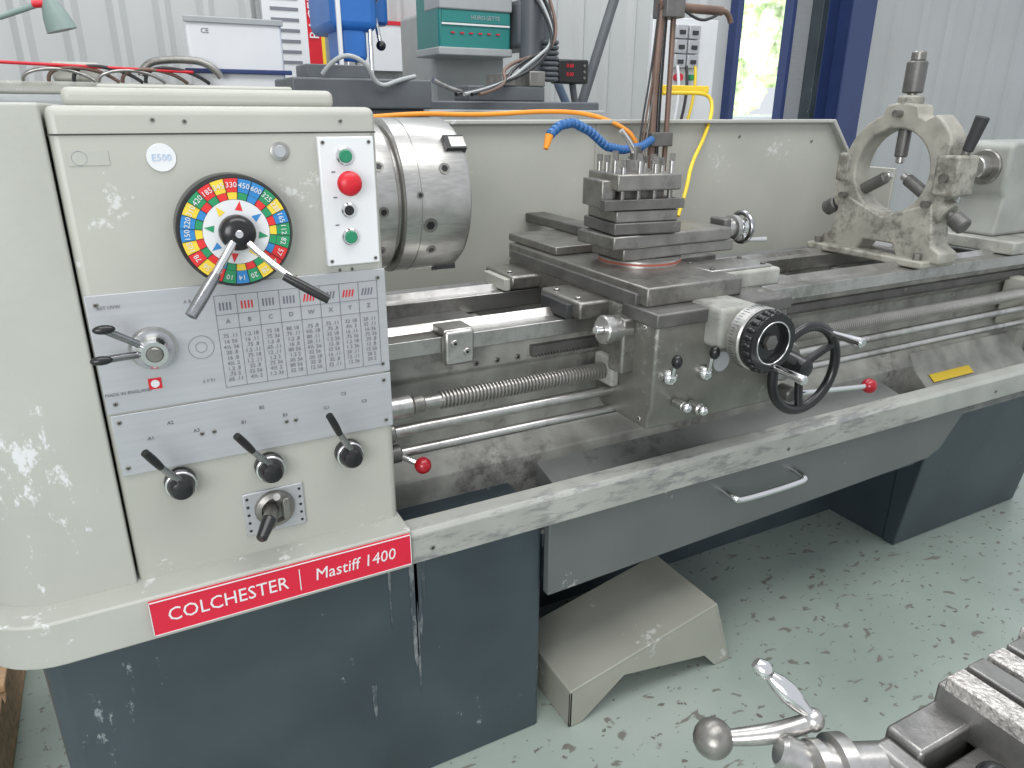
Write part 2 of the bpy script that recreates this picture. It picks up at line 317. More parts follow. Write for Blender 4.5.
# ---------------- chip tray
X1=2.80
box(L,'tray_floor',(.379,X1),(1.157,1.95),(.655,.665),TRAYM,bev=0)
prism(L,'tray_front_lip',[(1.108,.705),(1.108,.764),(1.116,.772),(1.150,.776),(1.156,.768),(1.156,.703),(1.15,.703)],'x',.379,X1,LIP,bev=.002,seg=3)
box(L,'tray_front_wall',(.70,X1),(1.151,1.158),(.655,.706),TRAYM,bev=0)
box(L,'tray_right_wall',(X1-.01,X1),(1.12,1.95),(.66,.80),LIP)
prism(L,'tray_drip_sheet',[(1.158,.668),(1.158,.70),(1.30,.735),(1.42,.79),(1.42,.668)],'x',.76,1.95,SHEET)
box(L,'tray_under_rail',(.69,2.10),(1.159,1.17),(.62,.655),DARK,bev=.001)
screws(L,'tray_lip_bolt',[(.42,1.108,.73),(1.35,1.108,.73),(2.2,1.108,.73)],.005,STEELD,h=.002)
# drawer
prism(L,'coolant_drawer_front',[(.688,.515),(.688,.700),(2.12,.700),(2.02,.575),(1.97,.555)],'y',1.128,1.15,DRAWM,bev=.003)
box(L,'coolant_drawer_body',(.70,1.95),(1.15,1.48),(.53,.65),DARK)
tube(L,'drawer_handle',[(1.165,1.13,.655),(1.165,1.085,.652),(1.18,1.08,.645),(1.385,1.08,.645),(1.40,1.085,.652),(1.40,1.13,.655)],.008,CHROME)
box(L,'under_tray_back_panel',(.685,2.4),(1.52,1.55),(.14,.70),DARK)
prism(L,'pedestal_tailstock',[(2.125,.655),(2.118,.14),(2.80,.14),(2.80,.655)],'y',1.262,1.80,DARK,bev=.006)
prism(L,'pedestal_tailstock_front',[(1.20,.700),(1.20,.62),(1.258,.142),(1.30,.142),(1.30,.70)],'x',2.112,2.80,DARK,bev=.004)
# ---------------- splash guard
prism(L,'splash_guard_back',[(.36,.70),(.36,1.468),(2.33,1.468),(2.47,1.315),(2.47,.70)],'y',1.95,1.962,PAINT,bev=.002)
prism(L,'splash_guard_top_edge',[(.36,1.462),(2.325,1.462),(2.465,1.31),(2.475,1.318),(2.335,1.474),(.36,1.474)],'y',1.925,1.965,PAINTC,bev=.003)
box(L,'splash_guard_right',(2.463,2.475),(1.75,1.965),(.70,1.312),PAINT)
box(L,'splash_guard_seam',(1.315,1.328),(1.944,1.951),(.72,1.462),PAINTC,bev=.001)
prism(L,'splash_guard_lower_slope',[(1.951,1.02),(1.951,.66),(1.72,.66)],'x',.38,2.46,SHEET)
screws(L,'splash_bolt',[(1.9,1.95,1.42),(.8,1.95,1.42),(2.25,1.95,1.4)],.005,STEELD)
# ---------------- bed
BX0,BX1=.372,2.66
prism(L,'bed_front_way',[(1.30,1.042),(1.30,1.075),(1.345,1.075),(1.362,1.090),(1.379,1.075),(1.41,1.075),(1.41,1.035),(1.33,1.035)],'x',BX0,BX1,STEEL,bev=.0012)
prism(L,'bed_rear_way',[(1.585,1.035),(1.585,1.075),(1.62,1.075),(1.635,1.088),(1.65,1.075),(1.69,1.075),(1.69,1.035)],'x',BX0,BX1,STEEL,bev=.0012)
prism(L,'bed_front_wall',[(1.335,1.04),(1.335,.985),(1.35,.97),(1.35,.80),(1.31,.765),(1.31,.665),(1.40,.665),(1.40,1.04)],'x',BX0,BX1,PAINTW,bev=.004)
prism(L,'bed_rear_wall',[(1.60,1.04),(1.60,.665),(1.68,.665),(1.68,1.04)],'x',BX0,BX1,PAINTW,bev=.004)
for i in range(9):
    x=.45+i*.26; box(L,'bed_rib_%d'%i,(x,x+.03),(1.39,1.61),(.70,1.03),PAINTW,bev=.004)
box(L,'bed_web',(BX0,BX1),(1.39,1.61),(.78,.80),GAP,bev=0)
box(L,'bed_gap_piece',(.372,.70),(1.395,1.60),(.90,1.045),CAST,bev=.004)
prism(L,'bed_end',[(1.27,1.04),(1.27,.86),(1.30,.80),(1.30,.665),(1.69,.665),(1.69,1.04)],'x',BX1-.03,BX1+.02,PAINT,bev=.006)
prism(L,'bed_foot_flare',[(1.24,.665),(1.24,.70),(1.30,.75),(1.33,.80),(1.33,.665)],'x',2.1,BX1,PAINTW,bev=.003)
rk=[]
for i in range(int((BX1-.75)/.008)):
    x=.75+i*.008; rk+= [(x,1.0),(x+.002,.992),(x+.004,.992),(x+.006,1.0)]
rk=rk+[(BX1,1.018),(.75,1.018)]
prism(L,'feed_rack',rk,'y',1.318,1.337,CAST)
pr=[(0,.0145)]; h=0
while h<2.0:
    pr+=[(h+.001,.0185),(h+.0035,.0185),(h+.0045,.0140),(h+.007,.0140)]; h+=.008
LSM=mat('lead_screw_steel',(.36,.35,.33),.32,metal=.8,var=.15)
rev(L,'lead_screw',pr,(.50,1.245,.965),(1,0,0),LSM,seg=20)
cyl(L,'lead_screw_end',(.372,1.245,.965),(.50,1.245,.965),.0135,STEEL)
cyl(L,'lead_screw_collar',(.375,1.245,.965),(.44,1.245,.965),.022,STEEL,bev=.003)
cyl(L,'lead_screw_collar_outer',(.44,1.245,.965),(.465,1.245,.965),.018,STEELD,bev=.003)
cyl(L,'lead_screw_plain_end',(2.49,1.245,.965),(2.60,1.245,.965),.013,STEEL)
cyl(L,'feed_shaft',(.372,1.240,.918),(2.60,1.240,.918),.0115,STEEL)
cyl(L,'feed_shaft_collar',(.372,1.240,.918),(.40,1.240,.918),.020,STEELD,bev=.003)
cyl(L,'control_shaft',(.372,1.235,.874),(2.60,1.235,.874),.010,STEEL)
cyl(L,'control_shaft_collar',(.385,1.235,.874),(.41,1.235,.874),.018,CAST,bev=.003)
tube(L,'control_lever_left',[(.40,1.235,.874),(.415,1.215,.868),(.437,1.20,.860)],.006,CHROME)
ball(L,'control_knob_left',(.440,1.195,.858),.0165,BALLR)
prism(L,'shaft_end_bracket',[(1.205,.85),(1.205,.99),(1.22,1.0),(1.335,1.0),(1.335,.84),(1.215,.84)],'x',2.53,2.585,PAINT,bev=.006)
box(L,'way_stop_clamp',(.528,.592),(1.278,1.302),(1.018,1.090),STEEL,bev=.006)
screws(L,'way_stop_screw',[(.548,1.278,1.065),(.574,1.278,1.045)],.008,STEEL,h=.004)
box(L,'way_stop_top',(.528,.592),(1.285,1.345),(1.077,1.092),STEEL,bev=.003)
o=box(L,'warning_label',(2.14,2.34),(-.001,.001),(-.014,.014),YEL,bev=0); o.location=(2.24,1.268,.7285); o.rotation_euler=(math.radians(-50),0,0)
for i in range(3): screws(L,'bed_bolt_%d'%i,[(.62+.05*i,1.335,.995)],.006,STEELD)
# ---------------- saddle
box(L,'saddle_bridge',(.91,1.22),(1.21,1.74),(1.078,1.125),STEELD,bev=.004)
box(L,'saddle_wing_front',(.83,1.36),(1.262,1.43),(1.080,1.118),STEELD,bev=.006)
box(L,'saddle_wing_rear',(.83,1.36),(1.57,1.72),(1.080,1.115),STEELD,bev=.006)
box(L,'saddle_wiper_front',(.815,.832),(1.29,1.40),(1.078,1.110),RUBBER,bev=.002)
box(L,'saddle_wiper_rear',(.815,.832),(1.58,1.70),(1.078,1.108),PAINT,bev=.002)
box(L,'saddle_wiper_front_right',(1.358,1.374),(1.29,1.40),(1.078,1.110),RUBBER,bev=.002)
screws(L,'saddle_screw',[(.85,1.30,1.118),(.85,1.39,1.118),(1.33,1.30,1.118),(.85,1.62,1.115)],.007,STEEL,axis=(0,0,1),h=.005)
box(L,'cross_slide',(.915,1.172),(1.145,1.75),(1.125,1.165),STEELD,bev=.004)
box(L,'cross_slide_left_strip',(.905,.918),(1.17,1.72),(1.122,1.15),CAST,bev=.002)
box(L,'cross_slide_rear_plate',(.93,1.16),(1.53,1.78),(1.166,1.186),STEELD,bev=.003)
box(L,'cross_slide_rear_bar',(1.075,1.14),(1.58,1.95),(1.186,1.212),CAST,bev=.004)
box(L,'cross_slide_gib_right',(1.172,1.19),(1.18,1.70),(1.125,1.155),CAST,bev=.003)
box(L,'saddle_cover_block',(1.13,1.345),(1.20,1.335),(1.119,1.160),PAINTW,bev=.006)
box(L,'saddle_cover_plate',(1.145,1.33),(1.215,1.32),(1.160,1.166),STEEL,bev=.002)
screws(L,'saddle_cover_screw',[(1.16,1.23,1.166),(1.315,1.23,1.166),(1.16,1.305,1.166),(1.315,1.305,1.166)],.006,CAST,axis=(0,0,1))
# ---------------- apron
prism(L,'apron_body',[(1.105,.872),(1.105,.90),(1.095,.92),(1.095,1.10),(1.105,1.118),(1.30,1.118),(1.30,.90),(1.27,.872)],'x',.905,1.265,APR,bev=.006)
prism(L,'apron_top_ledge',[(1.09,1.095),(1.09,1.125),(1.21,1.125),(1.21,1.095)],'x',.90,1.27,CAST,bev=.004)
box(L,'apron_left_bearing',(.885,.906),(1.21,1.28),(.935,1.0),PAINTW,bev=.006)
screws(L,'apron_side_screw',[(.905,1.13,1.09),(.905,1.19,1.09),(.905,1.13,.89)],.006,STEEL,axis=(-1,0,0))
cyl(L,'thread_dial_body',(.905,1.19,1.072),(.84,1.19,1.078),.026,STEEL,bev=.004)
cyl(L,'thread_dial_ring',(.86,1.19,1.076),(.838,1.19,1.078),.030,STEEL,bev=.003)
cyl(L,'thread_dial_spindle',(.838,1.19,1.078),(.822,1.19,1.079),.010,CHROME,bev=.002)
box(L,'thread_dial_bracket',(.875,.915),(1.165,1.215),(.98,1.10),STEELD,bev=.006)
for i,(x,z,tx,tz) in enumerate(((.94,.99,.928,1.035),(1.035,.985,1.025,1.04))):
    rev(L,'apron_lever_hub_%d'%i,[(0,.017),(.012,.017),(.02,.012),(.024,.005)],(x,1.096,z),(0,-1,0),CHROME)
    tube(L,'apron_lever_arm_%d'%i,[(x,1.08,z),((x+tx)/2,1.07,(z+tz)/2),(tx,1.06,tz)],.005,CHROME)
    ball(L,'apron_lever_knob_%d'%i,(tx,1.055,tz),.011,BLACK,sc=(1,1,1.3))
for i,(x,z) in enumerate(((.965,.930),(1.01,.915))):
    cyl(L,'apron_knob_%d'%i,(x,1.096,z),(x,1.06,z),.013 if i else .010,STEEL,bev=.004)
    ball(L,'apron_knob_end_%d'%i,(x,1.056,z),.011,CHROME)
rev(L,'apron_label_disc',[(0,.022),(.001,.022)],(1.085,1.0955,1.0),(0,-1,0),ALU)
# big carriage hand wheel
WC=Vector((1.255,1.02,.98))
torus(L,'hand_wheel_rim',WC,(0,1,0),.094,.011,BLACK,seg=64)
rev(L,'hand_wheel_hub',[(0,.030),(.03,.028),(.06,.024),(.085,.020),(.088,.01)],(WC.x,1.10,WC.z),(0,-1,0),BLACK)
for k in range(3):
    t=math.radians(30+120*k); e=WC+Vector((math.cos(t)*.09,0,math.sin(t)*.09))
    tube(L,'hand_wheel_spoke_%d'%k,[WC+Vector((0,.012,0)),WC.lerp(e,.5)+Vector((0,.010,0)),e],.009,BLACK)
hp=WC+Vector((.062,0,.072))
cyl(L,'hand_wheel_handle',hp+Vector((0,-.005,0)),hp+Vector((0,-.085,0)),.007,CHROME,r2=.011,bev=.004)
cyl(L,'carriage_dial',(WC.x,1.098,WC.z),(WC.x,1.07,WC.z),.045,STEEL,bev=.003)
# cross feed dial & wheel
DX,DZ=1.083,1.078
box(L,'cross_feed_bracket',(1.03,1.135),(1.05,1.15),(1.045,1.13),PAINTW,bev=.010,seg=3)
rev(L,'cross_feed_housing',[(0,.036),(.02,.036),(.035,.048),(.042,.048)],(DX,1.065,DZ),(0,-1,0),STEEL,seg=48)
rev(L,'cross_feed_dial',[(0,.060),(.003,.0645),(.030,.0645),(.033,.061)],(DX,1.024,DZ),(0,-1,0),TURN,seg=60)
for i in range(60):
    t=2*PI*i/60; l=.010 if i%5 else .018
    o=box(L,'cross_feed_graduation_%d'%i,(-.0004,.0004),(-l/2,l/2),(-.0004,.0004),BLACK,bev=0)
    o.location=(DX+.0646*math.cos(t),1.016-l/2,DZ+.0646*math.sin(t)); o.rotation_euler=(0,PI/2-t,0)
kn=[(0,.055),(.003,.060)]+[(.006+.002*i,.060-(.0012 if i%2 else 0)) for i in range(10)]+[(.030,.058),(.031,.042),(.018,.038),(.018,.004)]
rev(L,'cross_feed_wheel',kn,(DX,.991,DZ),(0,-1,0),BLACK,seg=60)
for i in range(24):
    t=2*PI*i/24; p=Vector((DX+.0590*math.cos(t),.974,DZ+.0590*math.sin(t))); ball(L,'cross_feed_lobe_%d'%i,p,.0060,BLACK,sc=(1,2.0,1),seg=12)
torus(L,'cross_feed_chrome_lip',(DX,.9605,DZ),(0,1,0),.0425,.0016,CHROME)
rev(L,'cross_feed_nut',[(0,.016),(.010,.016),(.012,.012)],(DX,.974,DZ),(0,-1,0),CAST,seg=6)
cyl(L,'cross_feed_handle',(DX+.01,.962,DZ-.050),(DX+.014,.885,DZ-.056),.006,CHROME,r2=.010,bev=.004)
cyl(L,'control_lever_boss',(1.268,1.09,.905),(1.268,1.05,.905),.018,CAST,bev=.004)
tube(L,'control_lever_right',[(1.27,1.06,.905),(1.38,1.05,.898),(1.505,1.04,.890)],.0065,CHROME)
ball(L,'control_knob_right',(1.513,1.04,.889),.018,BALLR)
# ---------------- compound slide
CZZ=1.222
rev(L,'compound_swivel_ring',[(0,.098),(.012,.098),(.014,.094)],(1.085,1.40,1.165),(0,0,1),STEEL,seg=64)
REDR=mat('oxide_red',(.33,.09,.06),.5,var=.3)
rev(L,'compound_swivel_scale',[(0,.0985),(.005,.0985)],(1.085,1.40,1.168),(0,0,1),REDR,seg=64)
box(L,'compound_base',(.99,1.32),(1.335,1.465),(1.180,1.208),STEELD,bev=.004)
box(L,'compound_slide',(.955,1.30),(1.325,1.475),(1.208,1.238),STEELD,bev=.004)
prism(L,'compound_bracket',rrect(1.32,1.345,1.37,1.43,.01),'z',1.185,1.250,CAST,bev=.004)
cyl(L,'compound_screw',(1.345,1.40,CZZ),(1.40,1.40,CZZ),.015,STEEL)
rev(L,'compound_dial',[(0,.022),(.02,.024),(.022,.032),(.036,.032),(.038,.028)],(1.345,1.40,CZZ),(1,0,0),STEEL,seg=48)
torus(L,'compound_wheel',(1.405,1.40,CZZ),(1,0,0),.036,.007,DCH)
cyl(L,'compound_wheel_hub',(1.39,1.40,CZZ),(1.415,1.40,CZZ),.020,CHROME,bev=.004)
for k in range(3):
    t=2*PI*k/3; cyl(L,'compound_spoke_%d'%k,(1.405,1.40,CZZ),(1.405,1.40+.035*math.cos(t),CZZ+.035*math.sin(t)),.006,CHROME)
cyl(L,'compound_handle',(1.41,1.38,CZZ-.03),(1.47,1.375,CZZ-.032),.005,CHROME,r2=.007,bev=.002)
# ---------------- tool post
TP=Matrix.Translation((1.055,1.40,.004))@Matrix.Rotation(math.radians(-8),4,'Z')
def tbox(nm,x,y,z,m,bev=.003):
    o=box(L,nm,x,y,z,m,bev=bev); l=o.location.copy(); o.matrix_local=TP@Matrix.Translation(l); return o
def tcyl(nm,p0,p1,r,m,**k):
    p0=TP@Vector(p0);p1=TP@Vector(p1); return cyl(L,nm,p0,p1,r,m,**k)
tbox('tool_post_base',(-.085,.085),(-.08,.08),(1.236,1.262),CAST)
tbox('tool_post_lower',(-.078,.078),(-.073,.073),(1.262,1.288),STEELD)
tbox('tool_post_core',(-.052,.052),(-.048,.048),(1.286,1.335),CAST)
tbox('tool_post_top',(-.08,.08),(-.075,.075),(1.330,1.366),STEELD,bev=.004)
tbox('tool_bit_front',(-.11,.09),(-.078,-.052),(1.290,1.312),CAST,bev=.001)
tbox('tool_bit_side',(.052,.078),(-.06,.11),(1.290,1.312),CAST,bev=.001)
tbox('tool_holder_left',(-.105,-.075),(-.05,.05),(1.292,1.352),STEELD,bev=.003)
i=0
for (x,y) in [(-.06,-.06),(-.02,-.06),(.02,-.06),(.06,-.06),(.06,-.02),(.06,.02),(.06,.058),(.02,.058),(-.02,.058),(-.06,.058),(-.06,.02),(-.06,-.02)]:
    hh=random.choice([0,.006,.012])
    tcyl('tool_bolt_%d'%i,(x,y,1.31),(x,y,1.366),.006,STEELD)
    tcyl('tool_bolt_shank_%d'%i,(x,y,1.366),(x,y,1.380+hh),.006,STEEL)
    tcyl('tool_bolt_head_%d'%i,(x,y,1.380+hh),(x,y,1.396+hh),.0085,CAST,seg=4); i+=1
tcyl('tool_post_nut',(0,0,1.366),(0,0,1.392),.022,STEEL,seg=6)
tcyl('tool_post_stud',(0,0,1.39),(0,0,1.42),.012,CAST)
tube(L,'tool_post_lever',[TP@Vector((0,0,1.40)),TP@Vector((-.02,-.01,1.43)),TP@Vector((-.045,-.01,1.455))],.006,CHROME)
BLUE=mat('hose_blue',(.02,.12,.34),.4,var=.1); ORG=mat('hose_orange',(.80,.28,.02),.45,var=.08)
def along(pts,step):
    P=[Vector(p) for p in pts]; out=[]
    for a,b in zip(P,P[1:]):
        n=max(1,int((b-a).length/step))
        for k in range(n): out.append((a.lerp(b,k/n),(b-a).normalized()))
    return out
# ============================================================ COOLANT STAND + HOSE
COP=mat('rusty_conduit',(.17,.11,.085),.5,metal=.3,var=.3)
CS=grp('coolant_pipe_stand')
for i,(x,y) in enumerate(((1.435,1.83),(1.460,1.84),(1.485,1.83))):
    tube(CS,'pipe_%d'%i,[(x,y,1.10),(x+.004,y,1.35),(x-.006+.004*i,y,1.60),(x+.012-.008*i,y,1.86)],.008 if i!=0 else .011,COP if i!=1 else BLACK)
for i in range(3):
    tube(CS,'wire_%d'%i,[(1.37+.012*i,1.82,1.22),(1.385+.012*i,1.82,1.45),(1.42+.01*i,1.83,1.62),(1.43+.012*i,1.83,1.78)],.003,[RUBBER,COP,STEELD][i])
cyl(CS,'cross_bar',(1.43,1.83,1.775),(1.66,1.83,1.775),.013,COP); box(CS,'clamp',(1.435,1.50),(1.80,1.865),(1.745,1.805),CAST)
tube(CS,'cross_bar_hook',[(1.66,1.83,1.775),(1.69,1.83,1.775),(1.70,1.83,1.745)],.008,COP)
tube(CS,'hanging_cable',[(1.50,1.82,1.775),(1.56,1.82,1.74),(1.63,1.82,1.755),(1.66,1.83,1.775)],.004,RUBBER)
box(CS,'mount_arm',(1.375,1.52),(1.60,1.86),(1.085,1.11),CAST,bev=.004)
box(CS,'clamp_lower',(1.42,1.50),(1.81,1.86),(1.40,1.44),CAST)
CH=grp('coolant_hose')
hp=[(1.42,1.81,1.42),(1.34,1.75,1.405),(1.23,1.69,1.400),(1.148,1.65,1.412),(1.08,1.625,1.45),(1.013,1.60,1.472),(.96,1.575,1.466),(.918,1.553,1.445)]
for i,(p,d) in enumerate(along(hp,.016)):
    rev(CH,'segment_%d'%i,[(0,.008),(.004,.0115),(.012,.0115),(.016,.007)],p,d,BLUE,seg=14)
cyl(CH,'nozzle',(.918,1.553,1.445),(.905,1.545,1.415),.010,ORG,r2=.006)
# ============================================================ TAILSTOCK
TS=grp('lathe_tailstock')
PAINTT=mat('paint_tailstock',(.30,.31,.285),.45,var=.15,vscale=9,wear=(.16,.16,.15),wscale=50,wthr=.60,soft=.02)
box(TS,'base_plate',(2.46,2.80),(1.29,1.70),(1.078,1.12),PAINTW,bev=.006)
prism(TS,'casting_body',[(2.50,1.12),(2.52,1.24),(2.50,1.27),(2.50,1.40),(2.52,1.415),(2.86,1.415),(2.88,1.40),(2.88,1.27),(2.84,1.24),(2.80,1.12)],'y',1.385,1.535,PAINTT,bev=.02,seg=4)
cyl(TS,'quill',(2.44,CY,CZ),(2.52,CY,CZ),.035,STEEL,bev=.003)
cyl(TS,'quill_collar',(2.49,CY,CZ),(2.52,CY,CZ),.055,STEELD,bev=.004)
tube(TS,'lock_lever',[(2.68,1.42,1.41),(2.66,1.38,1.43),(2.62,1.36,1.40),(2.60,1.34,1.30)],.010,RUBBER)
torus(TS,'wheel_rim',(2.96,CY,CZ),(1,0,0),.11,.012,BLACK); cyl(TS,'wheel_shaft',(2.86,CY,CZ),(2.97,CY,CZ),.02,STEEL)
for k in range(3):
    t=2*PI*k/3; cyl(TS,'wheel_spoke_%d'%k,(2.96,CY,CZ),(2.96,CY+.11*math.cos(t),CZ+.11*math.sin(t)),.01,BLACK)
# ============================================================ STEADY REST
ST=grp('steady_rest')
SCAST=mat('steady_cast_cream',(.30,.292,.25),.5,var=.2,vscale=18,wear=(.14,.13,.11),wscale=50,wthr=.565,soft=.05,bump=.4,bscale=70)
sx0,sx1=2.035,2.105
N_=72
def ringframe():
    V=[];Fc=[]
    outer=[]
    for i in range(N_):
        t=2*PI*i/N_; c,s=math.cos(t),math.sin(t)
        r=.166
        if c<-.55 : r=min(.195,.168/max(abs(c),.86))
        for a in (90,210,330):
            dd=abs((math.degrees(t)-a+180)%360-180)
            if dd<17: r=.190
        outer.append((CY+r*c,CZ+r*s))
    inner=[(CY+.120*math.cos(2*PI*i/N_),CZ+.120*math.sin(2*PI*i/N_)) for i in range(N_)]
    for x in (sx0,sx1):
        V+=[(x,*p) for p in outer]; V+=[(x,*p) for p in inner]
    def I(l,k,i): return l*2*N_+k*N_+i%N_
    for i in range(N_):
        Fc.append((I(0,0,i),I(0,0,i+1),I(0,1,i+1),I(0,1,i)))
        Fc.append((I(1,0,i),I(1,1,i),I(1,1,i+1),I(1,0,i+1)))
        Fc.append((I(0,0,i),I(1,0,i),I(1,0,i+1),I(0,0,i+1)))
        Fc.append((I(0,1,i),I(0,1,i+1),I(1,1,i+1),I(1,1,i)))
    return mesh('ring_frame',V,Fc,ST,SCAST,bev=.006)
ringframe()
prism(ST,'base_casting',[(CY-.205,1.092),(CY-.205,1.125),(CY-.175,1.14),(CY-.150,1.26),(CY-.08,1.235),(CY,1.205),(CY+.08,1.235),(CY+.150,1.26),(CY+.175,1.14),(CY+.205,1.125),(CY+.205,1.092),(CY+.07,1.092),(CY+.05,1.13),(CY-.05,1.13),(CY-.07,1.092)],'x',sx0-.005,sx1+.005,SCAST,bev=.006)
box(ST,'foot_flange',(sx0-.04,sx1+.04),(1.28,1.69),(1.078,1.10),SCAST,bev=.006)
for i,y in enumerate((1.31,1.66)): cyl(ST,'foot_bolt_%d'%i,(sx0-.022,y,1.10),(sx0-.022,y,1.118),.012,STEELD,seg=6)
for k,a in enumerate((90,210,330)):
    t=math.radians(a); d=Vector((0,math.cos(t),math.sin(t))); c=Vector(((sx0+sx1)/2,CY,CZ))
    cyl(ST,'jaw_%d'%k,c+d*.040,c+d*.19,.018,CAST,bev=.003)
    cyl(ST,'jaw_tip_%d'%k,c+d*.022,c+d*.045,.012,STEEL,bev=.003)
    cyl(ST,'jaw_boss_%d'%k,c+d*.12,c+d*.21,.035,SCAST,bev=.006)
    cyl(ST,'screw_%d'%k,c+d*.20,c+d*.25,.013,STEELD)
    cyl(ST,'screw_knob_%d'%k,c+d*(.225 if k else .215),c+d*(.270 if k else .30),.024 if k else .028,CAST,bev=.004)
    if k==0: cyl(ST,'screw_cap',c+d*.30,c+d*.325,.020,STEELD,bev=.003)
    cyl(ST,'lock_bolt_%d'%k,c+d*.16+Vector((-.06,0,0)),c+d*.16,.010,STEELD)
box(ST,'hinge_block',(sx0-.008,sx1+.008),(CY-.21,CY-.14),(1.28,1.39),SCAST,bev=.008)
box(ST,'hinge_block_rear',(sx0-.008,sx1+.008),(CY+.14,CY+.185),(1.295,1.38),SCAST,bev=.008)
cyl(ST,'hinge_pin',(sx0-.02,CY-.175,1.33),(sx1+.02,CY-.175,1.33),.012,STEELD)
cyl(ST,'swing_bolt',(2.07,1.275,1.33),(2.07,1.262,1.44),.011,STEELD)
cyl(ST,'swing_bolt_handle',(2.07,1.265,1.40),(2.075,1.245,1.49),.014,RUBBER,r2=.018,bev=.003)
# ============================================================ FOOT STEP
FS=grp('floor_step_guard')
STEPM=mat('step_paint',(.31,.313,.27),.45,var=.08,vscale=6,wear=(.48,.49,.46),wscale=50,wthr=.62)
y0,y1=1.105,1.35
prism(FS,'front_plate',[(.742,.142),(.742,.243),(1.171,.336),(1.236,.142),(1.19,.142),(1.15,.187),(.895,.232),(.775,.142)],'y',y0,y0+.006,STEPM,bev=.001)
prism(FS,'top_plate',[(.740,.240),(.742,.248),(1.172,.342),(1.242,.142),(1.235,.142),(1.167,.332)],'y',y0-.001,y1,STEPM,bev=.002)
prism(FS,'left_plate',[(.742,.142),(.742,.246),(.748,.246),(.748,.142)],'y',y0,y1,STEPM,bev=.001)
prism(FS,'back_plate',[(.742,.142),(.742,.243),(1.171,.336),(1.236,.142)],'y',y1-.006,y1,STEPM,bev=.001)
# ============================================================ MACHINE VISE (foreground)
VS=grp('machine_vise')
VM=mat('vise_steel',(.26,.255,.245),.33,metal=.75,var=.25,vscale=30,bump=.3,bscale=150)
SER=mat('vise_serrated',(.50,.475,.45),.38,metal=.5,var=.5,vscale=200,bump=.8,bscale=350)
box(VS,'bed_left',(.60,1.05),(.285,.325),(.862,.922),VM,bev=.004)
box(VS,'bed_mid',(.60,1.05),(.17,.275),(.862,.905),CAST,bev=.004)
box(VS,'bed_right',(.60,1.05),(.08,.165),(.862,.922),VM,bev=.004)
box(VS,'screw_block',(.575,.60),(.20,.322),(.864,.915),VM,bev=.006)
box(VS,'moving_jaw',(.675,.735),(.06,.325),(.90,.945),VM,bev=.003)
for i in range(4):
    box(VS,'jaw_strip_%d'%i,(.675+.035*i,.702+.035*i),(.06,.318),(.94,.958),SER if i%2==0 else VM,bev=.002)
box(VS,'fixed_jaw',(.815,.90),(.06,.325),(.90,.962),SER,bev=.003)
rev(VS,'screw_collar',[(0,.018),(.004,.030),(.014,.030),(.016,.026),(.024,.026),(.026,.034),(.04,.034),(.046,.024),(.09,.022)],(.508,.337,.895),(1,-.35,-.05),STEEL,seg=40)
cyl(VS,'crank_hub',(.492,.362,.908),(.520,.34,.896),.017,STEEL,bev=.004)
ball(VS,'crank_ball',(.453,.410,.897),.0205,STEELD)
tube(VS,'crank_arm',[(.453,.410,.897),(.49,.385,.905),(.52,.37,.915),(.545,.362,.923)],.009,STEEL,radii=[.8,1.2,1.1,1.0])
ball(VS,'crank_end',(.540,.364,.922),.012,STEEL)
rev(VS,'crank_grip',[(0,.006),(.010,.0065),(.020,.0095),(.035,.0115),(.048,.010),(.058,.0065),(.062,.009),(.070,.010),(.077,.006)],(.540,.364,.925),(-.035,.047,.044),CHROME,seg=24)
ball(VS,'black_knob',(.628,.235,.925),.016,BLACK)
BN=grp('work_bench')
box(BN,'top',(.61,1.5),(-.4,.30),(.82,.8595),VM,bev=.003)
for i,(x,y) in enumerate(((.62,-.37),(.62,.24),(1.44,-.37),(1.44,.24))): box(BN,'leg_%d'%i,(x,x+.05),(y,y+.05),(.14,.82),DARK)
# ============================================================ PALLET
PL=grp('wooden_pallet')
WOOD=mat('pallet_wood',(.42,.27,.15),.7,var=.3,vscale=6,stretch=(1,8,8),bump=.4,bscale=60)
for i in range(8):
    y=1.42+i*.135; box(PL,'deck_board_%d'%i,(-1.35,-.40),(y,y+.095),(.255,.277),WOOD)
for i,x in enumerate((-1.35,-.93,-.49)):
    box(PL,'stringer_%d'%i,(x,x+.09),(1.42,2.47),(.165,.255),WOOD); box(PL,'bottom_board_%d'%i,(x,x+.09),(1.42,2.47),(.143,.165),WOOD)
# ============================================================ ROOM
FL=bpy.data.materials.new('painted_concrete'); FL.use_nodes=True
nt=FL.node_tree;N=nt.nodes;K=nt.links;b=N['Principled BSDF']; b.inputs['Roughness'].default_value=.34
tc=N.new('ShaderNodeTexCoord')
n1=N.new('ShaderNodeTexNoise'); n1.inputs['Scale'].default_value=2.2; n1.inputs['Detail'].default_value=6
K.new(tc.outputs['Object'],n1.inputs['Vector'])
r1=N.new('ShaderNodeValToRGB'); r1.color_ramp.elements[0].position=.35; r1.color_ramp.elements[1].position=.7
r1.color_ramp.elements[0].color=(.27,.325,.29,1); r1.color_ramp.elements[1].color=(.36,.415,.375,1); K.new(n1.outputs['Fac'],r1.inputs['Fac'])
mp=N.new('ShaderNodeMapping'); mp.inputs['Scale'].default_value=(1,1.9,1); mp.inputs['Rotation'].default_value=(0,0,.5); K.new(tc.outputs['Object'],mp.inputs['Vector'])
n2=N.new('ShaderNodeTexNoise'); n2.inputs['Scale'].default_value=20; n2.inputs['Detail'].default_value=6; n2.inputs['Distortion'].default_value=.6; K.new(mp.outputs[0],n2.inputs['Vector'])
r2=N.new('ShaderNodeValToRGB'); r2.color_ramp.elements[0].position=.62; r2.color_ramp.elements[1].position=.66; K.new(n2.outputs['Fac'],r2.inputs['Fac'])
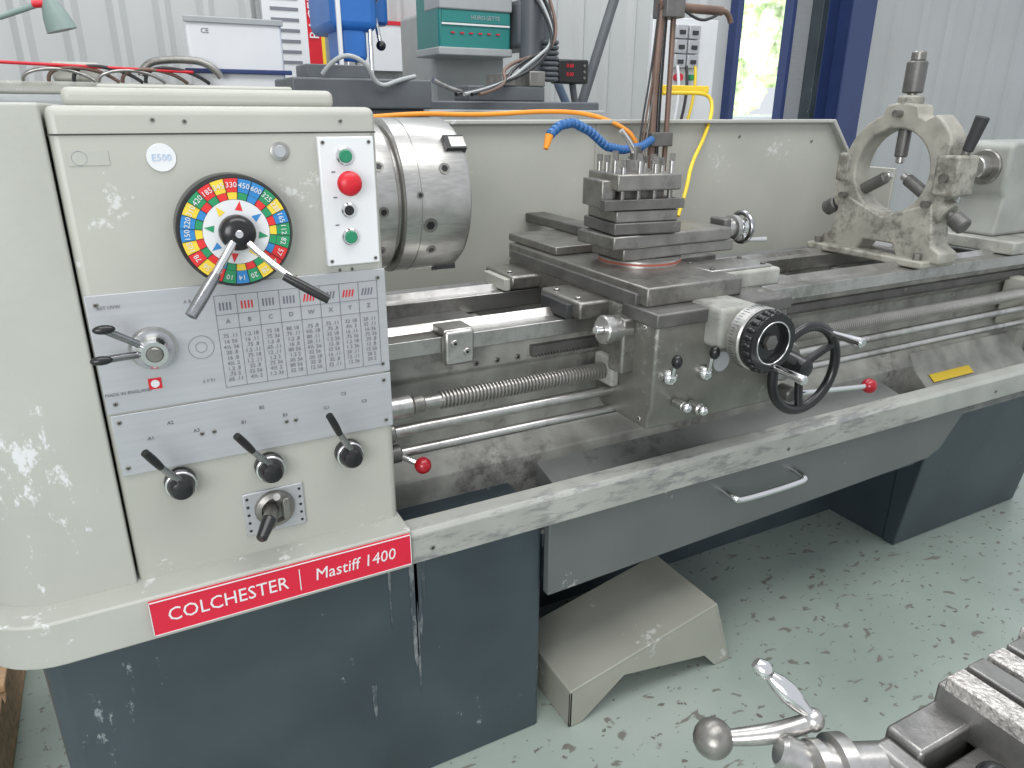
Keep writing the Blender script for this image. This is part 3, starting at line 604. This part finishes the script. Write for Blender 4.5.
mx=N.new('ShaderNodeMix'); mx.data_type='RGBA'; K.new(r2.outputs[0],mx.inputs['Factor']); K.new(r1.outputs[0],mx.inputs['A']); mx.inputs['B'].default_value=(.18,.18,.155,1)
n3=N.new('ShaderNodeTexNoise'); n3.inputs['Scale'].default_value=45; n3.inputs['Detail'].default_value=2; K.new(tc.outputs['Object'],n3.inputs['Vector'])
r3=N.new('ShaderNodeValToRGB'); r3.color_ramp.elements[0].position=.68; r3.color_ramp.elements[1].position=.71; K.new(n3.outputs['Fac'],r3.inputs['Fac'])
mx2=N.new('ShaderNodeMix'); mx2.data_type='RGBA'; K.new(r3.outputs[0],mx2.inputs['Factor']); K.new(mx.outputs['Result'],mx2.inputs['A']); mx2.inputs['B'].default_value=(.15,.145,.125,1)
K.new(mx2.outputs['Result'],b.inputs['Base Color'])
box(None,'floor',(-5,9),(-4,4.5),(.04,.14),FL,bev=0)
WALL=mat('cladding_grey_white',(.47,.48,.475),.4,var=.04,vscale=2)
def clad(name,x0,x1,y,z0,z1,m,pitch=.2):
    pts=[]; x=x0
    while x+.085<x1:
        pts+=[(x,y),(x+.03,y-.03),(x+.055,y-.03),(x+.085,y)]; x+=pitch
    pts.append((x1,y)); pts+= [(x1,y+.05),(x0,y+.05)]
    return prism(None,name,pts,'z',z0,z1,m)
WY=4.3
clad('wall_back',-4.5,3.98,WY,.14,3.2,WALL)
clad('wall_right',5.02,9,WY,.14,3.2,WALL,pitch=.34)
BLC=mat('column_blue',(.025,.045,.14),.4,var=.08)
CO=grp('steel_column')
box(CO,'flange_front',(4.86,5.10),(4.0,4.02),(.14,3.2),BLC); box(CO,'web',(4.97,4.99),(4.02,4.22),(.14,3.2),BLC); box(CO,'flange_back',(4.86,5.10),(4.22,4.24),(.14,3.2),BLC)
D1=grp('door_1')
box(D1,'frame_left',(3.98,4.03),(4.22,4.40),(.14,3.2),BLC); 
box(D1,'frame_right',(4.80,4.86),(4.22,4.40),(.14,3.2),DARK)
box(D1,'sliding_leaf',(4.62,4.80),(4.32,4.37),(.14,3.2),ALU)
box(D1,'leaf_edge',(4.58,4.62),(4.30,4.38),(.14,3.2),BLC)
GR=mat('asphalt_daylight_glow',(.80,.80,.80),.9,var=.08,emit=.5)  # pale colour and emission stand in for bright daylight on the ground
box(None,'ground_outside',(2,20),(4.5,18),(.08,.138),GR,bev=0)
LEAF=mat('leaves_daylight_glow',(.50,.66,.34),.8,var=.6,vscale=4,emit=.9,wear=(.95,.97,.95),wscale=4,wthr=.53,soft=.06)  # emission makes the foliage glow like overexposed daylight
HD=grp('garden_hedge')
for i in range(34):
    bm=bmesh.new(); bmesh.ops.create_icosphere(bm,subdivisions=3,radius=random.uniform(.5,.9))
    for v in bm.verts: v.co*=1+random.uniform(-.18,.18)
    me=bpy.data.meshes.new('bush'); bm.to_mesh(me); bm.free()
    o=fin(bpy.data.objects.new('bush_%d'%i,me),HD,LEAF); o.location=(10+random.uniform(-1.5,6.5),13.5+random.uniform(-.5,.8),random.uniform(1.9,5.5))
CARP=mat('car_silver_glow',(.62,.66,.70),.3,metal=.1,var=.03,emit=.25)  # slight glow in the paint imitates daylight beyond the doorway
VN=grp('parked_car')
prism(VN,'body',[(8.2,.42),(8.25,.85),(8.6,1.0),(8.95,1.42),(9.9,1.45),(10.35,1.02),(10.6,.95),(10.62,.42)],'y',8.4,9.9,CARP,bev=.06,seg=3)
prism(VN,'windows',[(8.85,1.05),(9.05,1.36),(9.85,1.38),(10.15,1.05)],'y',8.385,8.42,BLACK)
for i,x in enumerate((8.65,10.15)): cyl(VN,'wheel_%d'%i,(x,8.36,.42),(x,8.56,.42),.27,RUBBER)
# ============================================================ BACKGROUND MACHINES
BLU=mat('machine_blue',(.02,.13,.42),.35,var=.1)
DP=grp('drill_press')
cyl(DP,'column',(.86,3.1,.14),(.86,3.1,2.3),.045,STEEL)
box(DP,'base',(.66,1.02),(2.75,3.2),(.14,.22),BLU)
box(DP,'head',(.76,.93),(2.78,3.12),(1.76,2.15),BLU,bev=.03,seg=3)
box(DP,'head_lower',(.79,.89),(2.80,2.98),(1.66,1.78),BLU,bev=.02,seg=3)
cyl(DP,'quill',(.83,2.85,1.60),(.83,2.85,1.80),.030,STEEL,bev=.005); cyl(DP,'chuck',(.83,2.85,1.54),(.83,2.85,1.61),.020,STEELD,r2=.028)
box(DP,'scale',(.775,.79),(2.77,2.785),(1.62,1.90),WHITE)
cyl(DP,'depth_rod',(.90,2.80,1.58),(.90,2.80,1.9),.008,CHROME)
cyl(DP,'motor',(.985,3.0,1.80),(.985,3.0,2.05),.05,BLU,bev=.01)
for k in range(3):
    t=2*PI*k/3+.4; cyl(DP,'feed_arm_%d'%k,(.94,2.88,1.85),(.96,2.88+.13*math.cos(t),1.85+.13*math.sin(t)),.008,CHROME); ball(DP,'feed_knob_%d'%k,(.96,2.88+.13*math.cos(t),1.85+.13*math.sin(t)),.018,BLACK)
box(DP,'table',(.66,.98),(2.70,3.02),(1.50,1.53),BLU)
MT=grp('surface_table')
SL=mat('slate_grey',(.09,.10,.11),.45,var=.15)
box(MT,'top',(.52,.97),(2.40,2.66),(1.50,1.59),SL,bev=.006); box(MT,'stand',(.60,.95),(2.43,2.62),(.14,1.5),SL)
box(MT,'instrument_case',(.58,.78),(2.45,2.6),(1.59,1.63),SL)
MM=grp('milling_machine')
TEAL=mat('machine_teal',(.02,.20,.185),.35,var=.06)
LG=mat('machine_light_grey',(.34,.36,.36),.4,var=.08)
tube(MT,'cream_cable',[(.62,2.42,1.60),(.66,2.38,1.66),(.74,2.36,1.64),(.78,2.38,1.56),(.86,2.38,1.59),(.92,2.42,1.60)],.007,LG)
box(MM,'control_box',(1.23,1.55),(2.95,3.2),(1.725,2.10),TEAL,bev=.01)
box(MM,'control_box_upper',(1.228,1.552),(2.94,3.1),(1.87,2.11),LG,bev=.006)
box(MM,'control_box_lower',(1.225,1.555),(2.945,3.205),(1.705,1.735),LG,bev=.005)
box(MM,'control_box_stripe',(1.24,1.54),(2.943,2.952),(1.825,1.865),TEAL,bev=0)
box(MM,'control_box_band',(1.24,1.54),(2.942,2.952),(1.815,1.822),WHITE,bev=0)
text(MM,'control_box_text','HURO-SETTE',(1.43,2.941,1.844),.022,LG)
for i in range(6): box(MM,'red_dash_%d'%i,(1.28+i*.04,1.295+i*.04),(2.943,2.952),(1.785,1.790),RED,bev=0)
box(MM,'ram',(1.56,1.72),(2.9,3.5),(1.74,1.92),SL,bev=.02)
cyl(MM,'head',(1.62,2.9,1.60),(1.62,2.9,2.0),.05,SL,bev=.01)
cyl(MM,'spindle',(1.62,2.9,1.52),(1.62,2.9,1.62),.03,STEELD)
for i in range(8): torus(MM,'bellows_%d'%i,(1.68,2.85,1.62+i*.020),(0,0,1),.028,.009,SL,seg=24)
box(MM,'table',(1.02,1.78),(2.62,2.88),(1.46,1.53),SL,bev=.006)
box(MM,'table_tray',(1.02,1.77),(2.56,2.62),(1.46,1.50),LG,bev=.006)
box(MM,'column',(1.3,1.65),(3.2,3.6),(.14,1.9),LG,bev=.02); box(MM,'knee',(1.3,1.65),(2.7,3.2),(.8,1.45),LG,bev=.02); box(MM,'base',(1.15,1.75),(2.6,3.65),(.14,.3),LG,bev=.02)
box(MM,'vise_body',(1.22,1.55),(2.66,2.80),(1.53,1.585),SL,bev=.006); box(MM,'vise_jaw',(1.36,1.42),(2.66,2.80),(1.585,1.63),STEELD,bev=.004); box(MM,'vise_jaw_fixed',(1.48,1.55),(2.66,2.80),(1.585,1.64),STEELD,bev=.004)
tube(MM,'vise_handle',[(1.22,2.70,1.56),(1.15,2.68,1.57),(1.08,2.66,1.60)],.009,STEEL)
for i in range(4):
    tube(MM,'cable_%d'%i,[(1.58+.03*i,2.9,1.98),(1.66+.02*i,2.75,1.80-.02*i),(1.55-.06*i,2.7,1.66),(1.30+.02*i,2.6,1.58),(1.10+.03*i,2.5,1.55)],.0065,[BLACK,LG,BLACK,COP][i])
DRO=grp('digital_readout')
box(DRO,'case',(1.80,1.96),(2.98,3.05),(1.61,1.71),BLACK,bev=.008)
REDE=mat('led_red',(.55,.02,.02),.4,emit=.5)
for i in range(2): text(DRO,'digits_%d'%i,'0.00',(1.86,2.977,1.683-i*.035),.022,REDE)
for i in range(3): cyl(DRO,'key_%d'%i,(1.935,2.98,1.635+i*.025),(1.935,2.975,1.635+i*.025),.006,STEELD)
cyl(DRO,'arm',(1.90,3.02,1.61),(1.96,3.04,1.40),.015,SL); cyl(DRO,'post',(1.96,3.04,.14),(1.96,3.04,1.42),.025,SL)
PBG=mat('pole_blue_grey',(.10,.14,.21),.4)
for i,(a,b2) in enumerate((((2.06,3.2,1.50),(2.27,3.2,2.1)),((2.46,3.9,1.46),(1.98,3.9,2.3)))):
    g=grp('support_brace' if i==0 else 'support_brace.001'); cyl(g,'pole',a,b2,.024,PBG if i else SL); cyl(g,'lower_foot',(a[0],a[1],.14),a,.022,SL)
SB=grp('electrical_socket_board')
box(SB,'board',(2.55,2.98),(3.3,3.33),(1.3,1.95),WHITE,bev=.004)
for i in range(2):
    for j in range(3): box(SB,'socket_%d_%d'%(i,j),(2.68+.085*i,2.755+.085*i),(3.27,3.3),(1.71+.07*j,1.775+.07*j),ALU,bev=.004); box(SB,'socket_pin_%d_%d'%(i,j),(2.70+.085*i,2.735+.085*i),(3.262,3.272),(1.73+.07*j,1.75+.07*j),RUBBER,bev=.002)
cyl(SB,'isolator_knob',(2.72,3.3,1.665),(2.72,3.26,1.665),.018,RED); cyl(SB,'isolator_knob_b',(2.80,3.3,1.665),(2.80,3.26,1.665),.015,DG)
for i in range(3): tube(SB,'cable_%d'%i,[(2.70+.06*i,3.27,1.72),(2.71+.05*i,3.22,1.55),(2.66+.04*i,3.25,1.35)],.008,[WHITE,RUBBER,YEL][i])
box(SB,'support_post',(2.72,2.78),(3.33,3.39),(.14,1.9),SL)
AH=grp('air_hose')
tube(AH,'yellow_run',[(1.60,2.00,1.552),(1.72,2.0,1.556),(1.80,2.0,1.55),(1.79,1.97,1.50),(1.72,1.92,1.42),(1.62,1.86,1.34),(1.56,1.80,1.27),(1.50,1.76,1.20)],.006,YEL)
tube(AH,'orange_run',[(.44,1.99,1.46),(.70,1.99,1.492),(.95,1.99,1.485),(1.15,1.98,1.498),(1.30,1.97,1.492),(1.38,1.92,1.46),(1.42,1.88,1.42),(1.43,1.85,1.34)],.0065,ORG)
YM=grp('yellow_bracket'); box(YM,'bar',(1.60,1.82),(2.03,2.05),(1.555,1.578),YEL); box(YM,'leg',(1.60,1.62),(2.03,2.05),(.14,1.555),YEL)
MG=grp('machine_guard_cabinet')
box(MG,'panel',(.30,.62),(2.95,3.05),(1.56,1.79),WHITE,bev=.01); box(MG,'panel_frame',(.295,.625),(2.94,2.952),(1.775,1.795),LG); text(MG,'ce_mark','CE',(.36,2.948,1.75),.022,INK)
box(MG,'panel_rail',(.28,.64),(2.93,2.95),(1.615,1.63),BLC)
box(MG,'body',(-.6,.62),(2.9,3.4),(.14,1.54),LG,bev=.02); box(MG,'slide',(-.3,.30),(2.93,3.1),(1.54,1.58),PAINT,bev=.01)
box(MG,'slide_block',(-.12,.02),(2.95,3.1),(1.58,1.64),PAINT,bev=.01)
tube(MG,'chain_guide',[(.14,2.92,1.60),(.15,2.92,1.64),(.24,2.91,1.655),(.36,2.90,1.65),(.39,2.90,1.60)],.012,STEELD)
for i in range(6): tube(MG,'pipe_%d'%i,[(-.2+.07*i,2.92,1.58),(-.2+.07*i,2.9,1.61+.01*(i%3)),(-.05+.07*i,2.9,1.62),(.0+.07*i,2.92,1.58)],.006,[STEEL,COP,RUBBER][i%3])
cyl(MG,'air_line',(-.4,2.90,1.635),(.30,2.90,1.615),.005,RED)
PO=grp('wall_poster'); box(PO,'sheet_red',(1.02,1.09),(4.22,4.26),(1.65,2.25),RED,bev=0); box(PO,'sheet_white',(.80,1.02),(4.22,4.26),(1.6,2.25),WHITE,bev=0); box(PO,'sheet_edge',(1.09,1.12),(4.22,4.26),(1.65,2.25),YEL,bev=0)
for i in range(9): box(PO,'print_line_%d'%i,(.84,.98),(4.216,4.222),(1.72+.05*i,1.735+.05*i),INKL,bev=0)
text(PO,'poster_title','RACER',(1.055,4.214,1.95),.07,WHITE,rot=(PI/2,-PI/2,0))
PO2=grp('notice_board'); box(PO2,'sheet',(1.30,1.75),(4.22,4.26),(1.7,1.93),WHITE,bev=0); box(PO2,'rail',(1.28,1.77),(4.215,4.262),(1.93,1.95),RED,bev=0)
LM=grp('machine_lamp')
LMG=mat('lamp_green_grey',(.20,.27,.25),.4,var=.1)
tube(LM,'arm_a',[(-.45,2.6,1.72),(-.30,2.6,1.76),(-.20,2.6,1.73),(-.11,2.6,1.765)],.008,LMG,smooth=False)
rev(LM,'shade',[(0,.014),(.02,.024),(.05,.034),(.085,.040),(.085,.033)],(-.08,2.6,1.785),(.25,0,-1),LMG); cyl(LM,'pivot',(-.12,2.6,1.765),(-.07,2.6,1.772),.010,RED)
cyl(LM,'lamp_post',(-.45,2.6,.14),(-.45,2.6,1.73),.015,LG)
# ============================================================ LIGHT / WORLD / CAMERA
w=bpy.data.worlds.new('w'); S.world=w; w.use_nodes=True
bg=w.node_tree.nodes['Background']; bg.inputs[0].default_value=(.88,.92,.98,1); bg.inputs[1].default_value=.88
def area(nm,loc,rot,sx,sy,e,col=(1,1,1)):
    l=bpy.data.lights.new(nm,'AREA'); l.shape='RECTANGLE'; l.size=sx; l.size_y=sy; l.energy=e; l.color=col
    o=bpy.data.objects.new(nm,l); COL.objects.link(o); o.location=loc; o.rotation_euler=rot; return o
area('skylight_main',(.9,.2,4.2),(math.radians(12),0,0),4.0,1.6,95,(1,.99,.97))
area('skylight_rear',(1.5,3.0,4.4),(0,0,0),5.0,1.0,75,(.97,.99,1))
area('front_left_fill',(-2.2,-2.2,2.0),(math.radians(78),0,math.radians(-42)),2.2,1.8,95,(1,1,1))  # added area lamp, out of view, lighting the headstock from front left
cam=bpy.data.objects.new('camera',bpy.data.cameras.new('camera')); COL.objects.link(cam); S.camera=cam
cam.data.sensor_width=36; cam.data.lens=36*730.28/1024; cam.data.clip_start=.02
yaw,pit,rol=math.radians(27.92),math.radians(20.573),math.radians(-.29)
Fv=Vector((math.sin(yaw)*math.cos(pit),math.cos(yaw)*math.cos(pit),-math.sin(pit)))
Rv=Vector((math.cos(yaw),-math.sin(yaw),0)); Dv=Fv.cross(Rv)
R2=Rv*math.cos(rol)+Dv*math.sin(rol); D2=-Rv*math.sin(rol)+Dv*math.cos(rol)
M=Matrix((( R2.x,-D2.x,-Fv.x,0),(R2.y,-D2.y,-Fv.y,0),(R2.z,-D2.z,-Fv.z,1.5),(0,0,0,1)))
cam.matrix_world=M
bpy.context.view_layer.update()
for o in list(S.objects):
    if o.parent is None: o.location.z-=.14
